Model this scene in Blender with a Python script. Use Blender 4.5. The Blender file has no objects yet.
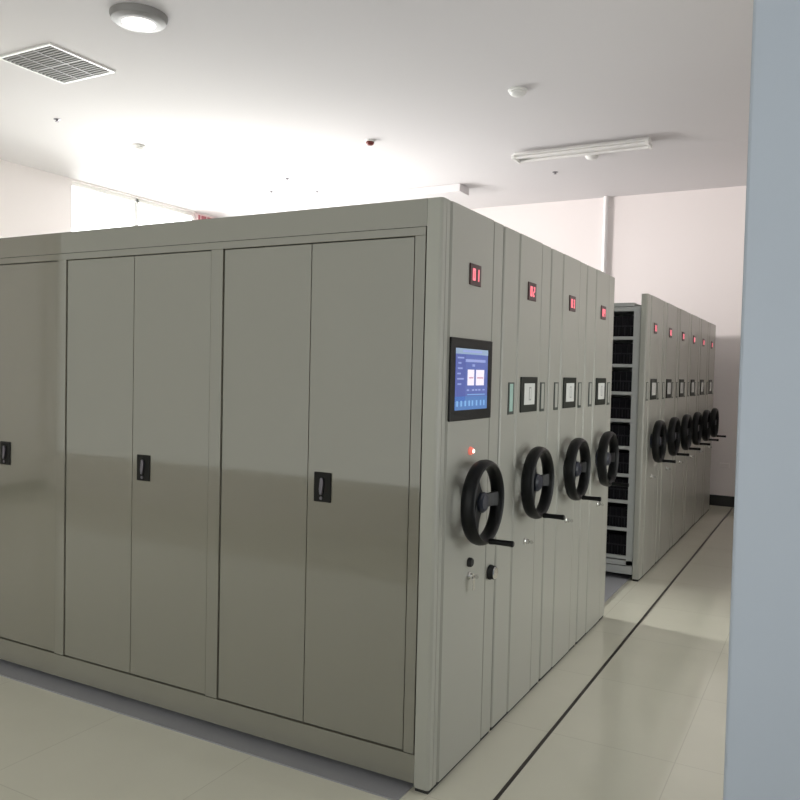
import bpy, bmesh, math, random
from mathutils import Matrix, Vector
random.seed(4)
S = bpy.context.scene
C = S.collection

# ------------------------------------------------------------------ materials
def mat(name, col, rough=0.5, metal=0.0, spec=0.5, emit=None, estr=0.0, ior=None,
        var=0.0, vscale=3.0, bump=0.0, bscale=60.0, coat=0.0):
    m = bpy.data.materials.new(name); m.use_nodes = True
    nt = m.node_tree; N = nt.nodes; b = N['Principled BSDF']
    b.inputs['Base Color'].default_value = (*col, 1)
    b.inputs['Roughness'].default_value = rough
    b.inputs['Metallic'].default_value = metal
    b.inputs['Specular IOR Level'].default_value = spec
    b.inputs['Coat Weight'].default_value = coat
    b.inputs['Coat Roughness'].default_value = 0.06
    if ior: b.inputs['IOR'].default_value = ior
    if emit:
        b.inputs['Emission Color'].default_value = (*emit, 1)
        b.inputs['Emission Strength'].default_value = estr
    tc = N.new('ShaderNodeTexCoord')
    if var:
        n = N.new('ShaderNodeTexNoise'); n.inputs['Scale'].default_value = vscale
        n.inputs['Detail'].default_value = 4
        nt.links.new(tc.outputs['Object'], n.inputs['Vector'])
        r = N.new('ShaderNodeMapRange')
        r.inputs['To Min'].default_value = 1 - var; r.inputs['To Max'].default_value = 1 + var
        nt.links.new(n.outputs['Fac'], r.inputs['Value'])
        mx = N.new('ShaderNodeMix'); mx.data_type = 'RGBA'; mx.blend_type = 'MULTIPLY'
        mx.inputs['Factor'].default_value = 1
        mx.inputs['A'].default_value = (*col, 1)
        nt.links.new(r.outputs['Result'], mx.inputs['B'])
        nt.links.new(mx.outputs['Result'], b.inputs['Base Color'])
    if bump:
        n2 = N.new('ShaderNodeTexNoise'); n2.inputs['Scale'].default_value = bscale
        nt.links.new(tc.outputs['Object'], n2.inputs['Vector'])
        bp = N.new('ShaderNodeBump'); bp.inputs['Strength'].default_value = bump
        bp.inputs['Distance'].default_value = 0.002
        nt.links.new(n2.outputs['Fac'], bp.inputs['Height'])
        nt.links.new(bp.outputs['Normal'], b.inputs['Normal'])
    return m

M = {}
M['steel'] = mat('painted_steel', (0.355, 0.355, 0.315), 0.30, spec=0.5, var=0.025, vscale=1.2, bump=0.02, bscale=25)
M['door'] = mat('door_paint_dimmed', (0.185, 0.178, 0.143), 0.05, spec=1.0, var=0.02, vscale=1.0)  # same paint as the panels, with the doors' dimmer light put into the colour
M['shelf'] = mat('shelf_steel', (0.40, 0.41, 0.40), 0.4, spec=0.5)
M['wall'] = mat('wall_paint', (0.80, 0.755, 0.745), 0.75, spec=0.2, var=0.015, vscale=0.8)
M['ceil'] = mat('ceiling_paint', (0.695, 0.677, 0.685), 0.85, spec=0.1, var=0.015, vscale=0.6)
M['pillar'] = mat('pillar_paint', (0.385, 0.43, 0.50), 0.6, spec=0.3, var=0.02, vscale=1.5)
M['white'] = mat('white_enamel', (0.82, 0.82, 0.80), 0.4)
M['pipe'] = mat('pipe_plastic', (0.78, 0.77, 0.77), 0.4)
M['black'] = mat('black_plastic', (0.004, 0.0045, 0.005), 0.4, spec=0.25, bump=0.03, bscale=90)
M['blue_hub'] = mat('hub_plastic', (0.012, 0.016, 0.03), 0.3, spec=0.5)
M['rubber'] = mat('black_rubber', (0.012, 0.012, 0.012), 0.7)
M['bezel'] = mat('black_bezel', (0.008, 0.008, 0.007), 0.35, spec=0.15)
M['chrome'] = mat('chrome', (0.75, 0.75, 0.74), 0.16, metal=1)
M['dull'] = mat('dull_metal', (0.15, 0.14, 0.16), 0.35, metal=0.7)
M['greenblack'] = mat('dark_green_frame', (0.014, 0.018, 0.013), 0.45, spec=0.2)
M['slot_frame'] = mat('slot_frame', (0.030, 0.042, 0.034), 0.35)
M['slot_glass'] = mat('slot_insert', (0.40, 0.41, 0.37), 0.3, spec=0.3)
M['slot_green'] = mat('slot_insert_green', (0.42, 0.62, 0.56), 0.1, spec=0.6)
M['card'] = mat('card_face', (0.70, 0.72, 0.69), 0.25)
M['card_mark'] = mat('card_mark', (0.25, 0.26, 0.25), 0.4)
M['led_plate'] = mat('led_plate', (0.045, 0.012, 0.012), 0.3)
M['led'] = mat('led_digit', (0.6, 0.1, 0.12), 0.4, emit=(1.0, 0.24, 0.30), estr=0.95)
M['lamp_red'] = mat('indicator_red', (0.6, 0.12, 0.08), 0.3, emit=(1.0, 0.25, 0.18), estr=0.5)
M['lamp_hot'] = mat('indicator_core', (1, .8, .7), 0.3, emit=(1.0, 0.8, 0.72), estr=2.0)
M['file'] = mat('file_black', (0.0045, 0.004, 0.006), 0.5, spec=0.15)
M['file_band'] = mat('file_band', (0.018, 0.018, 0.022), 0.5, spec=0.2)
M['red'] = mat('red_plastic', (0.16, 0.02, 0.015), 0.4)
M['signred'] = mat('sign_red', (0.42, 0.12, 0.14), 0.6)
M['signdark'] = mat('sign_dark', (0.05, 0.02, 0.02), 0.6)
M['signwhite'] = mat('sign_white', (0.75, 0.6, 0.6), 0.6)
M['louvre'] = mat('vent_grey', (0.15, 0.145, 0.13), 0.6)
M['ventdark'] = mat('vent_dark', (0.05, 0.05, 0.05), 0.8)
M['drum'] = mat('drum_grey', (0.24, 0.235, 0.23), 0.45)
M['diffuser'] = mat('lamp_diffuser', (0.9, 0.9, 0.88), 0.3, emit=(1, 0.98, 0.95), estr=1.0)
M['tube'] = mat('tube_white', (0.80, 0.79, 0.78), 0.35)
M['base'] = mat('baseboard_black', (0.012, 0.011, 0.010), 0.3)
M['deck'] = mat('rail_deck', (0.30, 0.30, 0.32), 0.35, metal=0.2)
M['strip'] = mat('floor_strip', (0.022, 0.018, 0.014), 0.45)
# screen colours (the screen gives off light)
def emi(n, c, s=1.0): return mat(n, tuple(x*.1 for x in c), 0.15, emit=c, estr=s)
M['scr'] = emi('screen_blue', (0.105, 0.145, 0.40))
M['scr_side'] = emi('screen_side_blue', (0.085, 0.115, 0.36))
M['scr_top'] = emi('screen_header', (0.28, 0.38, 0.52))
M['scr_text'] = emi('screen_text', (0.30, 0.36, 0.66))
M['scr_tile'] = emi('screen_tile', (0.90, 0.84, 0.95))
M['scr_pink'] = emi('screen_tile_line', (0.55, 0.25, 0.36))
M['scr_icon'] = emi('screen_icon', (0.22, 0.42, 0.72))
M['scr_low'] = emi('screen_low', (0.09, 0.20, 0.46))

# floor tiles
def floor_mat():
    m = bpy.data.materials.new('glazed_tile'); m.use_nodes = True
    nt = m.node_tree; N = nt.nodes; b = N['Principled BSDF']
    tc = N.new('ShaderNodeTexCoord')
    br = N.new('ShaderNodeTexBrick'); br.offset = 0
    br.inputs['Scale'].default_value = 1; br.inputs['Brick Width'].default_value = 0.8
    br.inputs['Row Height'].default_value = 0.8; br.inputs['Mortar Size'].default_value = 0.0022
    br.inputs['Color1'].default_value = (0.60, 0.585, 0.49, 1)
    br.inputs['Color2'].default_value = (0.59, 0.575, 0.48, 1)
    br.inputs['Mortar'].default_value = (0.50, 0.48, 0.40, 1)
    nt.links.new(tc.outputs['Object'], br.inputs['Vector'])
    n = N.new('ShaderNodeTexNoise'); n.inputs['Scale'].default_value = 2.2; n.inputs['Detail'].default_value = 6
    nt.links.new(tc.outputs['Object'], n.inputs['Vector'])
    r = N.new('ShaderNodeMapRange'); r.inputs['To Min'].default_value = 0.93; r.inputs['To Max'].default_value = 1.06
    nt.links.new(n.outputs['Fac'], r.inputs['Value'])
    mx = N.new('ShaderNodeMix'); mx.data_type = 'RGBA'; mx.blend_type = 'MULTIPLY'; mx.inputs['Factor'].default_value = 1
    nt.links.new(br.outputs['Color'], mx.inputs['A']); nt.links.new(r.outputs['Result'], mx.inputs['B'])
    nt.links.new(mx.outputs['Result'], b.inputs['Base Color'])
    b.inputs['Roughness'].default_value = 0.07
    b.inputs['Specular IOR Level'].default_value = 0.5
    return m
M['floor'] = floor_mat()

# ------------------------------------------------------------------ mesh helpers
class MB:
    def __init__(s): s.bm = bmesh.new(); s.mats = []
    def mi(s, m):
        if m not in s.mats: s.mats.append(m)
        return s.mats.index(m)
    def box(s, lo, hi, m, bev=0.0, seg=1):
        t = bmesh.new(); bmesh.ops.create_cube(t, size=1)
        for v in t.verts:
            v.co = Vector([(lo[i]+hi[i])/2 + v.co[i]*(hi[i]-lo[i]) for i in range(3)])
        if bev: bmesh.ops.bevel(t, geom=t.edges[:], offset=bev, segments=seg, affect='EDGES', profile=0.5)
        s.merge(t, m); return s
    def merge(s, t, m, smooth=False):
        i = s.mi(m)
        for f in t.faces: f.material_index = i; f.smooth = smooth
        me = bpy.data.meshes.new('t'); t.to_mesh(me); s.bm.from_mesh(me); bpy.data.meshes.remove(me); t.free()
    def prism(s, prof, z0, z1, m, plane='xy'):
        t = bmesh.new()
        def P(a, b, c): return (a, b, c) if plane == 'xy' else ((a, c, b) if plane == 'xz' else (c, a, b))
        lo = [t.verts.new(P(a, b, z0)) for a, b in prof]; hi = [t.verts.new(P(a, b, z1)) for a, b in prof]
        n = len(prof)
        t.faces.new(lo); t.faces.new(hi)
        for k in range(n): t.faces.new((lo[k], lo[(k+1) % n], hi[(k+1) % n], hi[k]))
        bmesh.ops.recalc_face_normals(t, faces=t.faces[:])
        s.merge(t, m); return s
    def lathe(s, prof, c, axis, m, n=32, smooth=True):
        """prof: (radius, height along axis); c centre; axis 'x','y','z' or '-z'."""
        t = bmesh.new(); rings = []
        for r, h in prof:
            ring = []
            for k in range(n):
                a = 2*math.pi*k/n; u, v = r*math.cos(a), r*math.sin(a)
                if axis == 'x': p = (h, u, v)
                elif axis == 'y': p = (u, h, v)
                elif axis == '-z': p = (u, v, -h)
                else: p = (u, v, h)
                ring.append(t.verts.new([p[i]+c[i] for i in range(3)]))
            rings.append(ring)
        for a, b in zip(rings, rings[1:]):
            for k in range(n): t.faces.new((a[k], a[(k+1) % n], b[(k+1) % n], b[k]))
        if prof[0][0] > 1e-5: t.faces.new(rings[0])
        if prof[-1][0] > 1e-5: t.faces.new(rings[-1])
        bmesh.ops.remove_doubles(t, verts=t.verts[:], dist=1e-6)
        bmesh.ops.recalc_face_normals(t, faces=t.faces[:])
        i = s.mi(m)
        s.merge(t, m, smooth); return s
    def build(s, name, parent=None, loc=None, bevel=0.0):
        me = bpy.data.meshes.new(name); s.bm.to_mesh(me); s.bm.free()
        for m in s.mats: me.materials.append(M[m])
        o = bpy.data.objects.new(name, me); C.objects.link(o)
        if parent: o.parent = parent
        if loc: o.location = loc
        if any(p.use_smooth for p in me.polygons):
            md = o.modifiers.new('split', 'EDGE_SPLIT'); md.split_angle = math.radians(38)
        if bevel:
            md = o.modifiers.new('bevel', 'BEVEL'); md.width = bevel; md.segments = 2; md.limit_method = 'ANGLE'
        return o

def tag(o, label=None, cat=None, group=None, kind=None):
    if label: o['label'] = label
    if cat: o['category'] = cat
    if group: o['group'] = group
    if kind: o['kind'] = kind
    return o
def empty(name, loc=(0, 0, 0)):
    o = bpy.data.objects.new(name, None); C.objects.link(o); o.location = loc; o.empty_display_size = 0.1
    return o
def kids(o): return [c for c in bpy.data.objects if c.parent == o]
def copy_tree(o, parent=None):
    c = o.copy(); C.objects.link(c)
    if parent: c.parent = parent
    for ch in kids(o): copy_tree(ch, c)
    return c

# ------------------------------------------------------------------ room
XL, XR, YB, YS, ZC = -7.8, 2.2, 8.45, -4.2, 4.18
T = 0.2
def struct(o, label): return tag(o, label, o.name.split('_')[0], kind='structure')
struct(MB().box((XL-T, YS-T, -0.12), (XR+T, YB+T, 0), 'floor').build('floor'), 'glossy cream tiled floor of the room')
struct(MB().box((XL-T, YS-T, ZC), (XR+T, YB+T, ZC+0.15), 'ceil').build('ceiling'), 'smooth white ceiling over the shelving room')

def wall_with_holes(name, label, axis, c0, c1, a0, a1, holes, m='wall'):
    """wall slab between c0,c1 on axis; runs a0..a1 on the other; holes = (h0,h1,z0,z1), sorted, not overlapping"""
    b = MB()
    def bx(u0, u1, z0, z1):
        if u1-u0 < 1e-4 or z1-z0 < 1e-4: return
        if axis == 'x': b.box((c0, u0, z0), (c1, u1, z1), m)
        else: b.box((u0, c0, z0), (u1, c1, z1), m)
    u = a0
    for h0, h1, z0, z1 in holes:
        bx(u, h0, 0, ZC); bx(h0, h1, 0, z0); bx(h0, h1, z1, ZC); u = h1
    bx(u, a1, 0, ZC)
    return struct(b.build(name), label)

WIN_L = [(2.2, 4.45, 0.8, 3.25), (4.6, 8.25, 0.8, 4.16)]
WIN_B = [(-7.45, -4.6, 0.8, 3.75)]
WIN_S = [(-7.75, 1.9, 0.45, 3.55)]
WIN_R_ADDED = [(-3.7, -1.5, 0.8, 2.7), (0.0, 3.6, 0.5, 2.1)]  # unseen windows added to light the doors and end panels
wall_with_holes('wall_left', 'far left white wall with a bright window', 'x', XL-T, XL, YS, YB, WIN_L)
wall_with_holes('wall_back', 'pinkish white back wall above the far shelving', 'y', YB, YB+T, XL-T, XR+T, WIN_B)
wall_with_holes('wall_front', 'wall behind the camera with long windows', 'y', YS-T, YS, XL-T, XR+T, WIN_S)
wall_with_holes('wall_right', 'right side wall beyond the pale pillar', 'x', XR, XR+T, YS, YB, WIN_R_ADDED)

wn = 0
def window(axis, c, u0, u1, z0, z1, nm, rail=None):
    """frame + panes; nm = number of lights across"""
    global wn; wn += 1
    b = MB(); f = 0.05
    def bx(a0, a1, y0, y1, d=0.03, m='white', mb=None):
        mb = mb or b
        if axis == 'x': mb.box((c-d, a0, y0), (c+d, a1, y1), m)
        else: mb.box((a0, c-d, y0), (a1, c+d, y1), m)
    bx(u0, u1, z0, z0+f); bx(u0, u1, z1-f, z1); bx(u0, u0+f, z0, z1); bx(u1-f, u1, z0, z1)
    for k in range(1, nm):
        u = u0+(u1-u0)*k/nm; bx(u-.02, u+.02, z0, z1)
    w = b.build('window_%d' % wn)
    struct(w, 'white framed window %s' % ('low in the left wall', 'high in the left wall', 'in the back wall', 'behind the camera', 'added for light in the right wall near the camera', 'added for light in the right wall beyond the pillar')[wn-1])
    # glass
    g = MB(); bx(u0+f, u1-f, z0+f, z1-f, 0.004, 'glass', g)
    g.build('window_glass', w)
def glass_mat():
    m = bpy.data.materials.new('window_glass'); m.use_nodes = True
    nt = m.node_tree; N = nt.nodes; N.remove(N['Principled BSDF'])
    tr = N.new('ShaderNodeBsdfTransparent'); tr.inputs[0].default_value = (.93, .95, .95, 1)
    gl = N.new('ShaderNodeBsdfGlossy'); gl.inputs['Roughness'].default_value = 0.02
    fr = N.new('ShaderNodeLayerWeight'); fr.inputs['Blend'].default_value = 0.15
    mx = N.new('ShaderNodeMixShader')
    nt.links.new(fr.outputs['Fresnel'], mx.inputs[0]); nt.links.new(tr.outputs[0], mx.inputs[1]); nt.links.new(gl.outputs[0], mx.inputs[2])
    nt.links.new(mx.outputs[0], N['Material Output'].inputs[0])
    return m
M['glass'] = glass_mat()
def portal(axis, c, u0, u1, z0, z1, sgn):
    l = bpy.data.lights.new('daylight_portal', 'AREA'); l.shape = 'RECTANGLE'
    l.size = (u1-u0); l.size_y = (z1-z0); l.cycles.is_portal = True
    o = bpy.data.objects.new('daylight_portal', l); C.objects.link(o)
    uc, zc = (u0+u1)/2, (z0+z1)/2
    d = Vector((sgn, 0, 0)) if axis == 'x' else Vector((0, sgn, 0))
    o.location = (c, uc, zc) if axis == 'x' else (uc, c, zc)
    o.rotation_euler = (-d).to_track_quat('Z', 'Y').to_euler()
for h in WIN_L: window('x', XL-0.1, *h, 3); portal('x', XL-T-0.01, *h, 1)
for h in WIN_B: window('y', YB+0.1, *h, 3); portal('y', YB+T+0.01, *h, -1)
for h in WIN_S: window('y', YS-0.17, *h, 1); portal('y', YS-T-0.01, *h, 1)
for h in WIN_R_ADDED: window('x', XR+0.1, *h, 4); portal('x', XR+T+0.01, *h, -1)

# baseboards
def bb(name, lo, hi, lab): struct(MB().box(lo, hi, 'base', 0.003).build(name), lab)
bb('baseboard_back', (XL, YB-0.015, 0), (XR, YB, 0.14), 'black baseboard at the foot of the back wall')
bb('baseboard_left', (XL, YS, 0), (XL+0.015, YB-0.016, 0.14), 'black baseboard along the left wall')
bb('baseboard_right', (XR-0.015, -0.48, 0), (XR, YB-0.016, 0.14), 'black baseboard along the right wall')

# pale pillar at the right edge of the view
pl = MB().box((1.195, -1.2, 0), (XR, -0.5, ZC), 'pillar', 0.006, 2).build('pillar')
tag(pl, 'pale blue grey square pillar at the right edge of the view', 'pillar', kind='structure')

# shallow beam under the ceiling near the back wall
struct(MB().box((-3.95, 6.9, ZC-0.10), (-3.1, 7.2, ZC), 'ceil', 0.004).build('trim_1'), 'short white beam under the ceiling near the back wall')

# black strip let into the floor beside the rails; steel decks under the shelving
struct(MB().box((0.232, YS, 0), (0.248, YB-0.03, 0.002), 'strip').build('trim_2'), 'thin dark strip let into the floor along the shelving')
struct(MB().box((-4.4, -0.1, 0), (-0.085, YB-0.05, 0.006), 'deck').build('trim_3'), 'grey rail deck let into the floor under the shelving')

# ------------------------------------------------------------------ shelving units
H = 2.35
ZP = 0.018    # foot of the end panels
def end_panel(width, g1, g2, thick, name='end_panel', corner=False):
    """vertical end panel, front at x=0, spans y 0..width with two grooved steps and rounded corners"""
    p = []
    r = 0.013 if corner else 0.014
    p.append((-thick, 0.0))
    for k in range(5):
        a = math.pi/2*k/4
        p.append((-r+r*math.sin(a), r-r*math.cos(a)))
    def groove(y, s):
        # s=+1: stepping up to the raised centre, -1: down
        if s > 0: return [(0, y-0.008), (-0.005, y-0.003), (-0.005, y+0.003), (0.003, y+0.012)]
        return [(0.003, y-0.012), (-0.005, y-0.003), (-0.005, y+0.003), (0, y+0.008)]
    p += groove(g1, 1) + groove(g2, -1)
    for k in range(5):
        a = math.pi/2*k/4
        p.append((-0.014+0.014*math.cos(a), width-0.014+0.014*math.sin(a)))
    p.append((-thick, width))
    b = MB(); b.prism(p, ZP, H, 'steel')
    if corner:   # fine upright folds on the near corner of the main unit
        for yy in (0.040,):
            b.box((-0.001, yy-0.002, ZP), (0.0015, yy+0.002, H-0.001), 'steel')
    return b

def wheel(parent, yc, zc=1.15):
    """three spoked crank wheel; axis along +x"""
    b = MB(); R, n = 0.162, 56
    t = bmesh.new(); rings = []
    for k in range(n):
        a = 2*math.pi*k/n; ring = []
        for j in range(12):
            q = 2*math.pi*j/12
            rr = R + 0.019*math.cos(q); xx = 0.070 + 0.032*math.sin(q)
            ring.append(t.verts.new((xx, rr*math.cos(a), rr*math.sin(a))))
        rings.append(ring)
    for k in range(n):
        A, B = rings[k], rings[(k+1) % n]
        for j in range(12): t.faces.new((A[j], A[(j+1) % 12], B[(j+1) % 12], B[j]))
    bmesh.ops.recalc_face_normals(t, faces=t.faces[:])
    b.merge(t, 'black', True)
    w = b.build('hand_wheel', parent, (0, yc, zc))
    # spokes: dished straps from hub to rim
    for ang in (0, 128, 232):
        s = bmesh.new(); a = math.radians(ang); n_ = 7; rows = []
        for k in range(n_):
            f = k/(n_-1); r = 0.02 + f*(R-0.022)
            xx = 0.052 + 0.026*f*f; hw = 0.038 - 0.008*math.sin(f*math.pi) - 0.002*f
            row = []
            for (dx, dw) in ((-.009, -hw), (.009, -hw), (.009, hw), (-.009, hw)):
                y, z = r, dw
                row.append(s.verts.new((xx+dx, y*math.cos(a)-z*math.sin(a), y*math.sin(a)+z*math.cos(a))))
            rows.append(row)
        for A, B in zip(rows, rows[1:]):
            for j in range(4): s.faces.new((A[j], A[(j+1) % 4], B[(j+1) % 4], B[j]))
        s.faces.new(rows[0]); s.faces.new(rows[-1])
        bmesh.ops.recalc_face_normals(s, faces=s.faces[:])
        sb = MB(); sb.merge(s, 'black'); sb.build('spoke', w, bevel=0.003)
    h = MB(); h.lathe([(0.062, 0.0), (0.062, 0.008), (0.042, 0.014), (0.038, 0.045), (0.045, 0.052), (0.044, 0.072), (0.034, 0.082), (0, 0.084)], (0, 0, 0), 'x', 'blue_hub')
    h.build('hub', w)
    g = MB()
    a = math.radians(-88); gy, gz = R*math.cos(a), R*math.sin(a)
    g.lathe([(0.010, 0.07), (0.010, 0.098), (0.0135, 0.102), (0.0115, 0.13), (0.0125, 0.19), (0.0140, 0.203), (0.010, 0.208), (0, 0.208)], (0, gy, gz), 'x', 'black', 20)
    g.build('crank_grip', w)
    return w

SEG = {'0': 'abcdef', '1': 'bc', '2': 'abged', '3': 'abgcd', '4': 'fgbc', '5': 'afgcd', '6': 'afgedc', '7': 'abc', '8': 'abcdefg', '9': 'abcdfg'}
def add_digits(text, plate):
    dw, dh, tk = 0.026, 0.050, 0.009
    for i, ch in enumerate(text):
        b = MB(); y0 = -0.034 + i*0.040; z0 = -dh/2
        q = {'a': (tk, dh-tk, dw-tk, dh), 'd': (tk, 0, dw-tk, tk), 'g': (tk, dh/2-tk/2, dw-tk, dh/2+tk/2),
             'b': (dw-tk, dh/2, dw, dh), 'c': (dw-tk, 0, dw, dh/2), 'e': (0, 0, tk, dh/2), 'f': (0, dh/2, tk, dh)}
        for sgm in SEG[ch]:
            u = q[sgm]; b.box((0.0, y0+u[0], z0+u[1]), (0.0022, y0+u[2], z0+u[3]), 'led')
        b.build('digit', plate, (0.006, 0, 0))
def number_display(parent, yc, zc, text):
    p = MB().box((0.0, -0.058, -0.045), (0.006, 0.058, 0.045), 'led_plate', 0.002).build('number_display', parent, (0.003, yc, zc))
    add_digits(text, p)
    return p

def lock(parent, yc, zc, key=True):
    l = MB().lathe([(0.017, 0), (0.017, 0.008), (0.013, 0.012), (0.012, 0.022), (0, 0.022)], (0, 0, 0), 'x', 'chrome', 20).build('key_lock', parent, (0.003, yc, zc))
    if key:
        k = MB()
        k.box((0.018, -0.0015, -0.004), (0.030, 0.0015, 0.004), 'chrome')
        k.lathe([(0.010, -0.0015), (0.010, 0.0015)], (0.038, 0, 0.0), 'y', 'chrome', 18)
        k.build('key', l)
    return l

def carcass_mesh(depth, nb, pitch, z_top, thick, shelves, both=False):
    b = MB()
    x0 = -thick; xe = -thick - 0.054 - nb*pitch
    y0, y1 = 0.012, depth-0.012
    # uprights
    for k in range(nb+1):
        xr = x0 - k*pitch
        b.box((xr-0.054, y0, 0.06), (xr, y0+0.03, z_top-0.03), 'shelf')
        b.box((xr-0.054, y1-0.03, 0.06), (xr, y1, z_top-0.03), 'shelf')
        b.box((xr-0.032, y0+0.03, 0.06), (xr-0.022, y1-0.03, z_top-0.03), 'shelf')
    # middle sheet
    ym = (y0+y1)/2
    b.box((xe, ym-0.002, 0.1), (x0, ym+0.002, z_top-0.03), 'shelf')
    # top with lip
    b.box((xe, y0, z_top-0.068), (x0-0.054, y1, z_top-0.034), 'shelf')
    b.box((xe, y0-0.004, z_top-0.03), (x0-0.054, y1+0.004, z_top), 'shelf')
    for z in shelves:
        for k in range(nb):
            xr = x0 - k*pitch - 0.054
            b.box((xr-pitch+0.054, y0+0.002, z-0.026), (xr, y1-0.002, z), 'shelf')
    # base
    b.box((xe, y0, 0.12), (x0-0.002, y0+0.02, 0.158), 'shelf')
    b.box((xe, y0-0.006, 0.05), (x0-0.002, y1+0.006, 0.112), 'shelf')
    return b

SH = [1.976+0.029, 1.779, 1.552, 1.327, 1.103, 0.875, 0.656, 0.427, 0.195]
SH = [2.005-0.0, 1.779, 1.552, 1.327, 1.103, 0.875, 0.656, 0.427, 0.195]

def base_parts(root, width, thick):
    MB().box((-thick-0.0, 0.01, 0.0), (-0.006, width-0.01, ZP), 'rubber').build('skirt', root)  # dark strip standing in for the shadow gap under the panel
    MB().box((-0.045, width, 0.03), (-0.010, width+0.007, H-0.004), 'rubber').build('gap_shade_strip', root)  # dark strip drawing the shaded gap to the next unit

# ---- unit 1: main unit with doors
TH = 0.064
u1 = empty('mobile_shelving_unit', (0, 0, 0))
tag(u1, 'nearest grey shelving unit with long door front and blue touch screen on its end', 'shelving unit',
    'mobile shelving units with crank wheels')
W1 = 0.652
end_panel(W1, 0.078, 0.53, TH, corner=True).build('end_panel', u1)
base_parts(u1, W1, TH)
NB, PIT = 4, 1.045
XE = -TH - 0.055 - NB*PIT
b = MB()
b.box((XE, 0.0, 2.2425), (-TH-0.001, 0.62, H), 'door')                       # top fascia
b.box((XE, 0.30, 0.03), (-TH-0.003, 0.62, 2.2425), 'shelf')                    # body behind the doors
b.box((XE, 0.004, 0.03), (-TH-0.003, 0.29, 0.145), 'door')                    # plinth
b.build('carcass', u1)
# door surround: a frame set a little proud, one opening per bay
f = MB()
fx1 = -TH-0.006
f.box((XE, 0.0, 2.208), (fx1, 0.30, 2.241), 'door')
f.box((fx1-0.046, 0.0, 0.150), (fx1, 0.30, 2.208), 'door')
for k in range(1, NB+1):
    xc = -0.119 - k*PIT + 0.036
    f.box((xc-0.036, 0.0, 0.150), (xc+0.036, 0.30, 2.208), 'door') if k == NB else f.box((xc-0.034+0.0, 0.0, 0.150), (xc+0.034, 0.30, 2.208), 'door')
f.build('door_frame', u1, bevel=0.0015)
dmesh = {}
for k in range(NB):
    xr = -0.119 - k*PIT - 0.002; xl = xr - 0.967
    xm = (xl+xr)/2 - 0.006
    for side in (0, 1):
        a, c = ((xl, xm-0.0008), (xm+0.0008, xr))[side]
        w = c-a
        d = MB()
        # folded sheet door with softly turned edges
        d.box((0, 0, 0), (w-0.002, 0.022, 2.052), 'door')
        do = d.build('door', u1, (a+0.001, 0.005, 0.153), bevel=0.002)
        if side == 1:
            h = MB()
            h.box((-0.044, -0.006, -0.063), (0.044, 0.0, 0.063), 'bezel', 0.003)
            ho = h.build('recessed_handle', do, (0.078, -0.0003, 1.026))
            # pull: slim lozenge lever with a key barrel below
            p = MB()
            pts = [(-0.006, 0.040), (0.006, 0.040), (0.010, 0.022), (0.007, -0.008), (0.002, -0.030), (-0.008, -0.030), (-0.011, -0.006), (-0.008, 0.015)]
            p.prism(pts, -0.016, -0.006, 'dull', plane='xz')
            p.build('lever', ho, bevel=0.002)
            MB().lathe([(0.007, 0.006), (0.007, 0.011), (0, 0.011)], (0, 0, 0), 'y', 'dull', 14).build('key_barrel', ho, (-0.003, -0.0175, -0.046))
# touch screen
ts = MB()
ts.box((0.0, 0.086, 1.478), (0.010, 0.520, 1.817), 'bezel', 0.004, 2)
tso = ts.build('touch_screen', u1, (0.002, 0, 0))
d = MB()
y0, y1, z0, z1 = 0.130, 0.466, 1.522, 1.775
X = 0.0102
def rc(fy0, fy1, fz0, fz1, m, lift):
    d.box((X, y0+(y1-y0)*fy0, z1-(z1-z0)*fz1), (X+0.0006+lift*0.0004, y0+(y1-y0)*fy1, z1-(z1-z0)*fz0), m)
rc(0, 1, 0, 1, 'scr', 0)
rc(0, 0.30, 0.10, 0.86, 'scr_side', 1)
rc(0, 1, 0, 0.09, 'scr_top', 1)
rc(0.20, 0.80, 0.025, 0.06, 'scr_text', 2)
rc(0, 1, 0.78, 1, 'scr_low', 1)
rc(0.28, 0.92, 0.17, 0.215, 'scr_text', 1)
rc(0.50, 0.58, 0.25, 0.29, 'scr_text', 1)
for k, (a, c) in enumerate(((0.05, .24), (.07, .16), (.06, .2), (.05, .15), (.05, .24), (.06, .17))):
    rc(a, c, 0.14+k*0.085, 0.165+k*0.085, 'scr_text', 2)
rc(0.36, 0.56, 0.34, 0.60, 'scr_tile', 2); rc(0.62, 0.88, 0.34, 0.60, 'scr_tile', 2)
rc(0.40, 0.53, 0.465, 0.485, 'scr_pink', 3); rc(0.65, 0.85, 0.465, 0.485, 'scr_pink', 3)
for a in (0.34, 0.50, 0.60, 0.70, 0.84): rc(a, a+0.07, 0.665, 0.69, 'scr_text', 2)
rc(0.36, 0.92, 0.745, 0.76, 'scr_icon', 2)
for a in (0.04, 0.16, 0.28, 0.40, 0.50, 0.63, 0.76, 0.87): rc(a, a+0.05, 0.85, 0.94, 'scr_icon', 2)
d.build('display', tso)
number_display(u1, 0.320, 2.087, '01')
il = MB(); il.lathe([(0.018, 0), (0.018, 0.006), (0.013, 0.010), (0.012, 0.016)], (0, 0, 0), 'x', 'lamp_red', 20)
il.lathe([(0.009, 0.0165), (0.006, 0.021), (0, 0.022)], (0, 0, 0), 'x', 'lamp_hot', 20)
tag(il.build('indicator_lamp', u1, (0.003, 0.317, 1.345)), 'glowing red indicator lamp')
wheel(u1, 0.318, 1.132)
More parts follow.
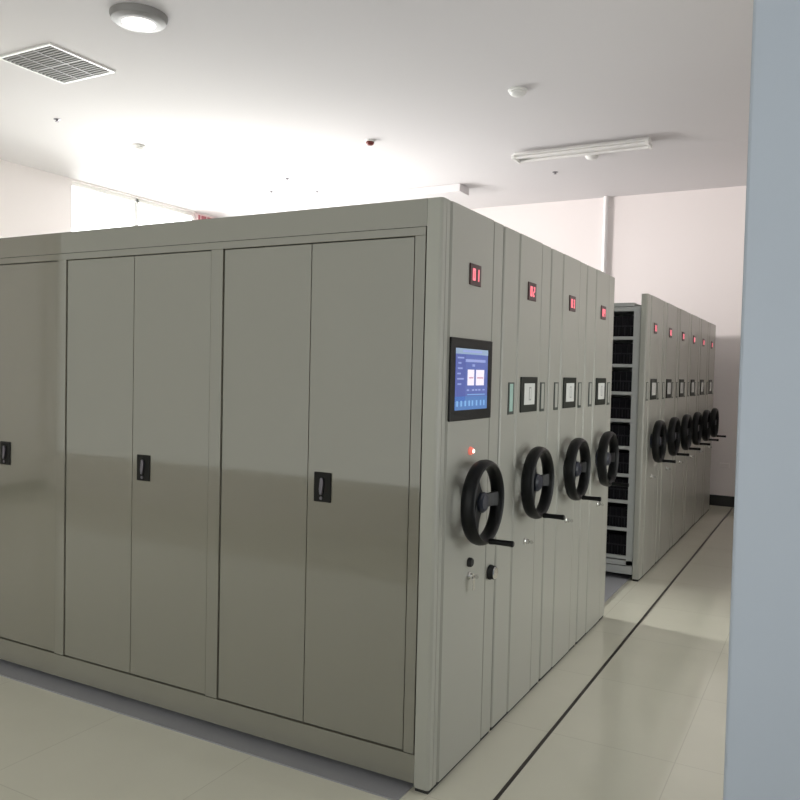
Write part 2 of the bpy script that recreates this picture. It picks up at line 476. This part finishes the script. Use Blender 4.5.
# double lock with bunch of keys
lp = lock(u1, 0.335, 0.808)
MB().lathe([(0.020, 0), (0.020, 0.012), (0.016, 0.018), (0, 0.019)], (0, 0, 0), 'x', 'rubber', 20).build('push_button', u1, (0.003, 0.335, 0.866))
kb = MB()
kb.box((0.024, -0.010, -0.060), (0.027, 0.008, -0.012), 'chrome', 0.001)
kb.lathe([(0.014, 0.0), (0.014, 0.003)], (0.0235, 0.0, -0.018), 'x', 'chrome', 18)
kb.build('hanging_key', lp)
kn = MB()
kn.lathe([(0.034, 0.0), (0.034, 0.008), (0.031, 0.012), (0.031, 0.024), (0.030, 0.026)], (0, 0, 0), 'x', 'rubber', 28)
kn.lathe([(0.029, 0.0265), (0.026, 0.031), (0, 0.032)], (0, 0, 0), 'x', 'chrome', 28)
kn.build('door_bumper', u1, (0.003, 0.578, 0.772))

# ---- plain mobile units
def make_unit(width, g1, g2, cx, number, green):
    u = empty('mobile_shelving_unit')
    end_panel(width, g1, g2, 0.05).build('end_panel', u)
    base_parts(u, width, 0.05)
    carcass_mesh(width, 4, PIT, 2.28, 0.055, SH).build('carcass', u)
    number_display(u, cx-0.003, 2.088, number)
    # narrow slots either side of the card holder
    for s, (a, c) in enumerate(((cx-0.285, cx-0.210), (cx+0.178, cx+0.250))):
        sl = MB()
        sl.box((0, a, 1.482), (0.003, c, 1.635), 'slot_frame', 0.001)
        so = sl.build('slot_window', u, (0.0005, 0, 0))
        MB().box((0.003, a+0.016, 1.497), (0.0038, c-0.016, 1.628), 'slot_green' if (green and s == 0) else 'slot_glass').build('glass_insert', so)
    ch = MB(); y0, y1 = cx-0.130, cx+0.110
    ch.box((0, y0, 1.487), (0.007, y1, 1.662), 'greenblack', 0.002)
    co = ch.build('card_holder', u, (0.003, 0, 0))
    cd = MB().box((0.007, y0+0.042, 1.524), (0.0085, y1-0.045, 1.630), 'card')
    cd.box((0.0085, cx-0.02, 1.545), (0.0090, cx+0.012, 1.612), 'card_mark')
    cd.box((0.0090, cx-0.014, 1.552), (0.0093, cx+0.006, 1.605), 'card')
    cd.build('card', co)
    wheel(u, cx-0.015, 1.137)
    lock(u, cx-0.005, 0.833)
    return u
def set_number(u, text):
    """give a copied unit its own digits"""
    for c in kids(u):
        if c.name.startswith('number_display'):
            for g in kids(c): bpy.data.objects.remove(g)
            add_digits(text, c)

G = 'mobile shelving units with crank wheels'
P2 = make_unit(0.688, 0.20, 0.535, 0.378, '02', True)
P2.location = (0, 0.660, 0)
tag(P2, 'grey shelving unit second nearest, touching the unit with the touch screen', 'shelving unit', G)
P3 = make_unit(0.688, 0.20, 0.535, 0.378, '03', False); P3.location = (0, 1.357, 0)
tag(P3, 'grey shelving unit third nearest, second plain unit behind the touch screen unit', 'shelving unit', G)
P4 = copy_tree(P3); P4.location = (0, 2.055, 0); set_number(P4, '04')
tag(P4, 'grey shelving unit at far end of the near row, beside the open aisle', 'shelving unit', G)
labs = ['grey shelving unit across the aisle with open shelves of black file boxes',
        'second grey shelving unit of the far row, right behind the open shelf unit',
        'third grey shelving unit of the far row, counted from the aisle',
        'fourth grey shelving unit of the far row, counted from the aisle',
        'fifth grey shelving unit of the far row, next to last before the back wall',
        'last grey shelving unit of the far row, nearest the back wall']
proto = None
for i, y in enumerate((3.835, 4.537, 5.235, 5.932, 6.630, 7.328)):
    if proto is None:
        proto = make_unit(0.687, 0.14, 0.50, 0.325, '05', False); u = proto
    else:
        u = copy_tree(proto); set_number(u, '%02d' % (5+i))
    u.location = (0, y, 0)
    tag(u, labs[i], 'shelving unit', G)

# ---- black file boxes in the open unit across the aisle
fb = MB()
fb.box((-0.0235, 0, 0), (0.0235, 0.22, 0.168), 'file', 0.002)
fb.box((-0.0237, -0.0012, 0.080), (0.0237, 0.0, 0.092), 'file_band')
fb.box((-0.0035, -0.0012, 0.012), (0.0035, 0.0, 0.076), 'file_band')
proto = fb.build('file_box')
words = ['top', 'second', 'third', 'fourth', 'fifth', 'sixth', 'seventh', 'eighth', 'lowest']
first = True
for j, z in enumerate(SH):
    for k in range(7):
        o = proto if first else proto.copy()
        if not first: C.objects.link(o)
        first = False
        o.location = (-0.109-0.026-k*0.0485, 3.835+0.03+random.uniform(0, .006), z)
        nm = words[j]
        tag(o, 'black file box standing on the %s%s shelf facing the aisle' % (nm, ' open' if j in (0, 8) else ' from top open'), 'file box',
            'black file boxes on the %s shelf of the open unit' % nm)

# ------------------------------------------------------------------ ceiling fittings
def detector(x, y, label, r=0.055, name='smoke_detector', m='white', group=None, neck=True):
    root = empty(name, (x, y, ZC+0.001))
    MB().lathe([(r, 0), (r, 0.012), (r*0.92, 0.018), (0, 0.018)], (0, 0, 0), '-z', m if m == 'white' else 'white', 24).build('base_plate', root)
    MB().lathe([(r*0.80, 0.018), (r*0.84, 0.030), (r*0.70, 0.045), (r*0.45, 0.055), (0, 0.057)], (0, 0, 0), '-z', m, 24).build('sensor_head', root)
    tag(root, label, 'smoke detector' if name == 'smoke_detector' else 'alarm', group)
    return root
detector(-5.716, 3.81, 'round white smoke detector on the bright ceiling above the cabinet doors', 0.075)
detector(-1.20, 3.93, 'round white smoke detector nearest the camera, in front of the long light fixture', 0.085)
detector(-1.16, 6.23, 'round white smoke detector beside the long ceiling light fixture', 0.085)
detector(-3.185, 4.72, 'small dark red alarm head on the ceiling in front of the beam', 0.055, 'fire_alarm', 'red')
def sprinkler(x, y, label):
    root = empty('sprinkler_head', (x, y, ZC+0.001))
    MB().lathe([(0.035, 0), (0.035, 0.004), (0.016, 0.010), (0, 0.010)], (0, 0, 0), '-z', 'dull', 20).build('escutcheon', root)
    b = MB().lathe([(0.008, 0.01), (0.008, 0.020), (0.020, 0.022), (0.020, 0.025), (0, 0.025)], (0, 0, 0), '-z', 'dull', 16)
    b.build('nozzle', root)
    tag(root, label, 'sprinkler', 'ceiling sprinkler heads')
sprinkler(-5.754, 2.76, 'small sprinkler head on the ceiling left, behind the square air vent')
sprinkler(-5.067, 5.75, 'small sprinkler head on the bright ceiling left of the short beam')
sprinkler(-1.777, 6.82, 'small sprinkler head on the ceiling beyond the long light fixture')
sprinkler(-5.74, 6.28, 'small faint sprinkler head on the far bright ceiling, left one of a pair')
sprinkler(-5.13, 6.53, 'small faint sprinkler head on the far bright ceiling, right one of a pair')

# square air vent
v = empty('air_vent', (-4.455, 1.745, ZC))
tag(v, 'square grey louvred air vent with white frame in the ceiling', 'air vent')
b = MB(); s = 0.325; f_ = 0.022
for lo, hi in (((-s, -s), (s, -s+f_)), ((-s, s-f_), (s, s)), ((-s, -s+f_), (-s+f_, s-f_)), ((s-f_, -s+f_), (s, s-f_))):
    b.box((lo[0], lo[1], -0.014), (hi[0], hi[1], 0), 'white')
b.build('frame', v)
MB().box((-s+f_, -s+f_, -0.002), (s-f_, s-f_, 0.0), 'ventdark').build('backing', v)
b = MB()
for k in range(16):
    y = -s+f_+0.018+k*0.0365
    b.box((-s+f_, y, -0.012), (s-f_, y+0.020, -0.007), 'louvre')
b.build('louvre', v)
b = MB()
for k in (-1, 1): b.box((k*0.10-0.006, -s+f_, -0.015), (k*0.10+0.006, s-f_, -0.012), 'drum')
b.box((-s+f_, -0.006, -0.0165), (s-f_, 0.006, -0.015), 'drum')
b.build('crossbar', v)

# surface mounted round ceiling light
r = empty('ceiling_light', (-3.12, 1.38, ZC))
tag(r, 'round drum ceiling light at the top left, grey side and white underside', 'ceiling light')
MB().lathe([(0.20, 0), (0.20, 0.015), (0.19, 0.045), (0.15, 0.06), (0.125, 0.06)], (0, 0, 0), '-z', 'drum', 40).build('housing', r)
MB().lathe([(0.118, 0.061), (0.10, 0.068), (0.06, 0.072), (0, 0.073)], (0, 0, 0), '-z', 'diffuser', 40).build('diffuser', r)

# long fluorescent fixture
fx = empty('light_fixture', (-1.19, 5.855, ZC+0.001))
tag(fx, 'long white fluorescent light fixture on the ceiling, switched off', 'ceiling light')
L2 = 0.75
MB().box((-L2, -0.05, -0.045), (L2, 0.05, 0), 'white', 0.004).build('housing', fx)
b = MB()
b.prism([(-0.05, -0.046), (-0.135, -0.075), (-0.135, -0.080), (-0.045, -0.050), (0.045, -0.050), (0.135, -0.080), (0.135, -0.075), (0.05, -0.046)], -L2, L2, 'white', plane='yz') if False else None
for sg in (-1, 1):
    b.box((-L2, sg*0.09-0.045, -0.052), (L2, sg*0.09+0.045, -0.046), 'white')
b.build('reflector', fx)
for sg in (-1, 1):
    t = MB(); t.bm = bmesh.new()
    t.lathe([(0.016, -L2+0.03), (0.016, L2-0.03)], (0, sg*0.085, -0.070), 'x', 'tube', 14)
    t.build('lamp_tube', fx)
for sg in (-1, 1):
    MB().box((sg*(L2-0.015)-0.015, -0.11, -0.088), (sg*(L2-0.015)+0.015, 0.11, -0.046), 'white', 0.003).build('end_cap', fx)

# white pipe on the back wall
p = empty('wall_pipe', (-1.545, YB-0.045, 0.141))
tag(p, 'thin white vertical pipe running up the back wall to the ceiling', 'pipe')
MB().lathe([(0.032, 0), (0.032, ZC-0.141)], (0, 0, 0), 'z', 'pipe', 18).build('tube', p)
for z in (1.2, 2.6, 3.9):
    MB().box((-0.045, -0.01, z-0.012), (0.045, 0.045, z+0.012), 'pipe', 0.004).build('bracket', p)

# small wall socket beside the far row
so = MB().box((-0.06, -0.012, -0.03), (0.06, 0, 0.03), 'wall', 0.004).build('wall_socket', None, (0.115, YB-0.0, 0.54))
tag(so, 'small white socket low on the back wall beyond the far row', 'socket')

# red sign high on the left wall
sg = empty('wall_sign', (XL, 7.24, 3.955))
tag(sg, 'red and white sign high on the left wall just above the cabinet top', 'sign')
MB().box((0, -0.29, -0.2), (0.03, 0.29, 0.2), 'signwhite', 0.004).build('board', sg)
b = MB()
for k, (a, c, m_) in enumerate(((-.24, -.19, 'signred'), (-.17, -.05, 'signred'), (-.03, 0.08, 'signred'), (.12, .165, 'signdark'), (.205, .25, 'signdark'))):
    b.box((0.03, a, -0.17), (0.032, c, 0.175), m_)
b.build('stripes', sg)

# ------------------------------------------------------------------ world (overcast daylight outside the windows)
w = bpy.data.worlds.new('daylight'); S.world = w; w.use_nodes = True
nt = w.node_tree; N = nt.nodes; bg = N['Background']
tc = N.new('ShaderNodeTexCoord'); sep = N.new('ShaderNodeSeparateXYZ')
nt.links.new(tc.outputs['Generated'], sep.inputs[0])
LEFT, BACK, SOUTH, RIGHT = (3.4, 3.3, 3.22), (7.0, 6.8, 6.6), (1.78, 1.75, 1.65), (3.1, 3.03, 2.95)
def ramp(out, v0, v1):
    r = N.new('ShaderNodeMapRange'); r.inputs['From Min'].default_value = v0; r.inputs['From Max'].default_value = v1
    nt.links.new(out, r.inputs['Value']); return r.outputs['Result']
def mixc(fac, a, bcol):
    m = N.new('ShaderNodeMix'); m.data_type = 'RGBA'
    nt.links.new(fac, m.inputs['Factor'])
    if isinstance(a, tuple): m.inputs['A'].default_value = (*a, 1)
    else: nt.links.new(a, m.inputs['A'])
    if isinstance(bcol, tuple): m.inputs['B'].default_value = (*bcol, 1)
    else: nt.links.new(bcol, m.inputs['B'])
    return m.outputs['Result']
# brighter sky to the left and back, dim to the front and right
ns = mixc(ramp(sep.outputs['Y'], -0.1, 0.25), LEFT, BACK)
sx = mixc(ramp(sep.outputs['X'], -0.85, -0.25), (0.93, 0.92, 0.86), SOUTH)
ns = mixc(ramp(sep.outputs['Y'], -0.45, -0.20), sx, ns)
lr = mixc(ramp(sep.outputs['X'], 0.05, 0.5), ns, RIGHT)
nt.links.new(lr, bg.inputs['Color']); bg.inputs['Strength'].default_value = 1.0

# added lamps outside the left windows, brightening back wall, ceiling and aisle floor
def beam(loc, aim, sx, sy, power, spread, col):
    l = bpy.data.lights.new('added_daylight_lamp', 'AREA'); l.shape = 'RECTANGLE'; l.size = sx; l.size_y = sy
    l.energy = power; l.spread = math.radians(spread); l.color = col
    o = bpy.data.objects.new('added_daylight_lamp', l); C.objects.link(o); o.location = loc
    o.rotation_euler = (Vector(loc)-Vector(aim)).to_track_quat('Z', 'Y').to_euler()
beam((-8.15, 3.0, 2.85), (-0.9, 8.45, 3.3), 1.9, 0.9, 90, 60, (1.0, 0.91, 0.89))
beam((-8.15, 6.4, 2.2), (-5.6, 5.6, 4.18), 3.2, 1.6, 160, 110, (1.0, 0.97, 0.95))
beam((-8.15, 4.0, 1.5), (0.8, 3.2, 0.0), 1.0, 1.0, 115, 50, (1.0, 0.97, 0.92))

# ------------------------------------------------------------------ camera
cx, cy, cz = 1.3506, -2.7838, 1.6736
ya, pi_, ro, F = -0.4991375, -0.0355194, 0.022991, 796.5765
f = Vector((math.sin(ya)*math.cos(pi_), math.cos(ya)*math.cos(pi_), math.sin(pi_)))
rr = Vector((math.cos(ya), -math.sin(ya), 0)); uu = rr.cross(f)
r2 = rr*math.cos(ro)+uu*math.sin(ro); u2 = -rr*math.sin(ro)+uu*math.cos(ro)
cam = bpy.data.cameras.new('camera'); co = bpy.data.objects.new('camera', cam); C.objects.link(co)
co.matrix_world = Matrix(((r2.x, u2.x, -f.x, cx), (r2.y, u2.y, -f.y, cy), (r2.z, u2.z, -f.z, cz), (0, 0, 0, 1)))
cam.sensor_width = 36; cam.lens = F/800*36; cam.clip_start = 0.05
S.camera = co
S.view_settings.view_transform = 'Standard'; S.view_settings.look = 'None'
S.view_settings.gamma = 1; S.view_settings.exposure = 0; S.view_settings.use_curve_mapping = False
S.cycles.max_bounces = 10; S.cycles.diffuse_bounces = 7
S.cycles.use_denoising = True
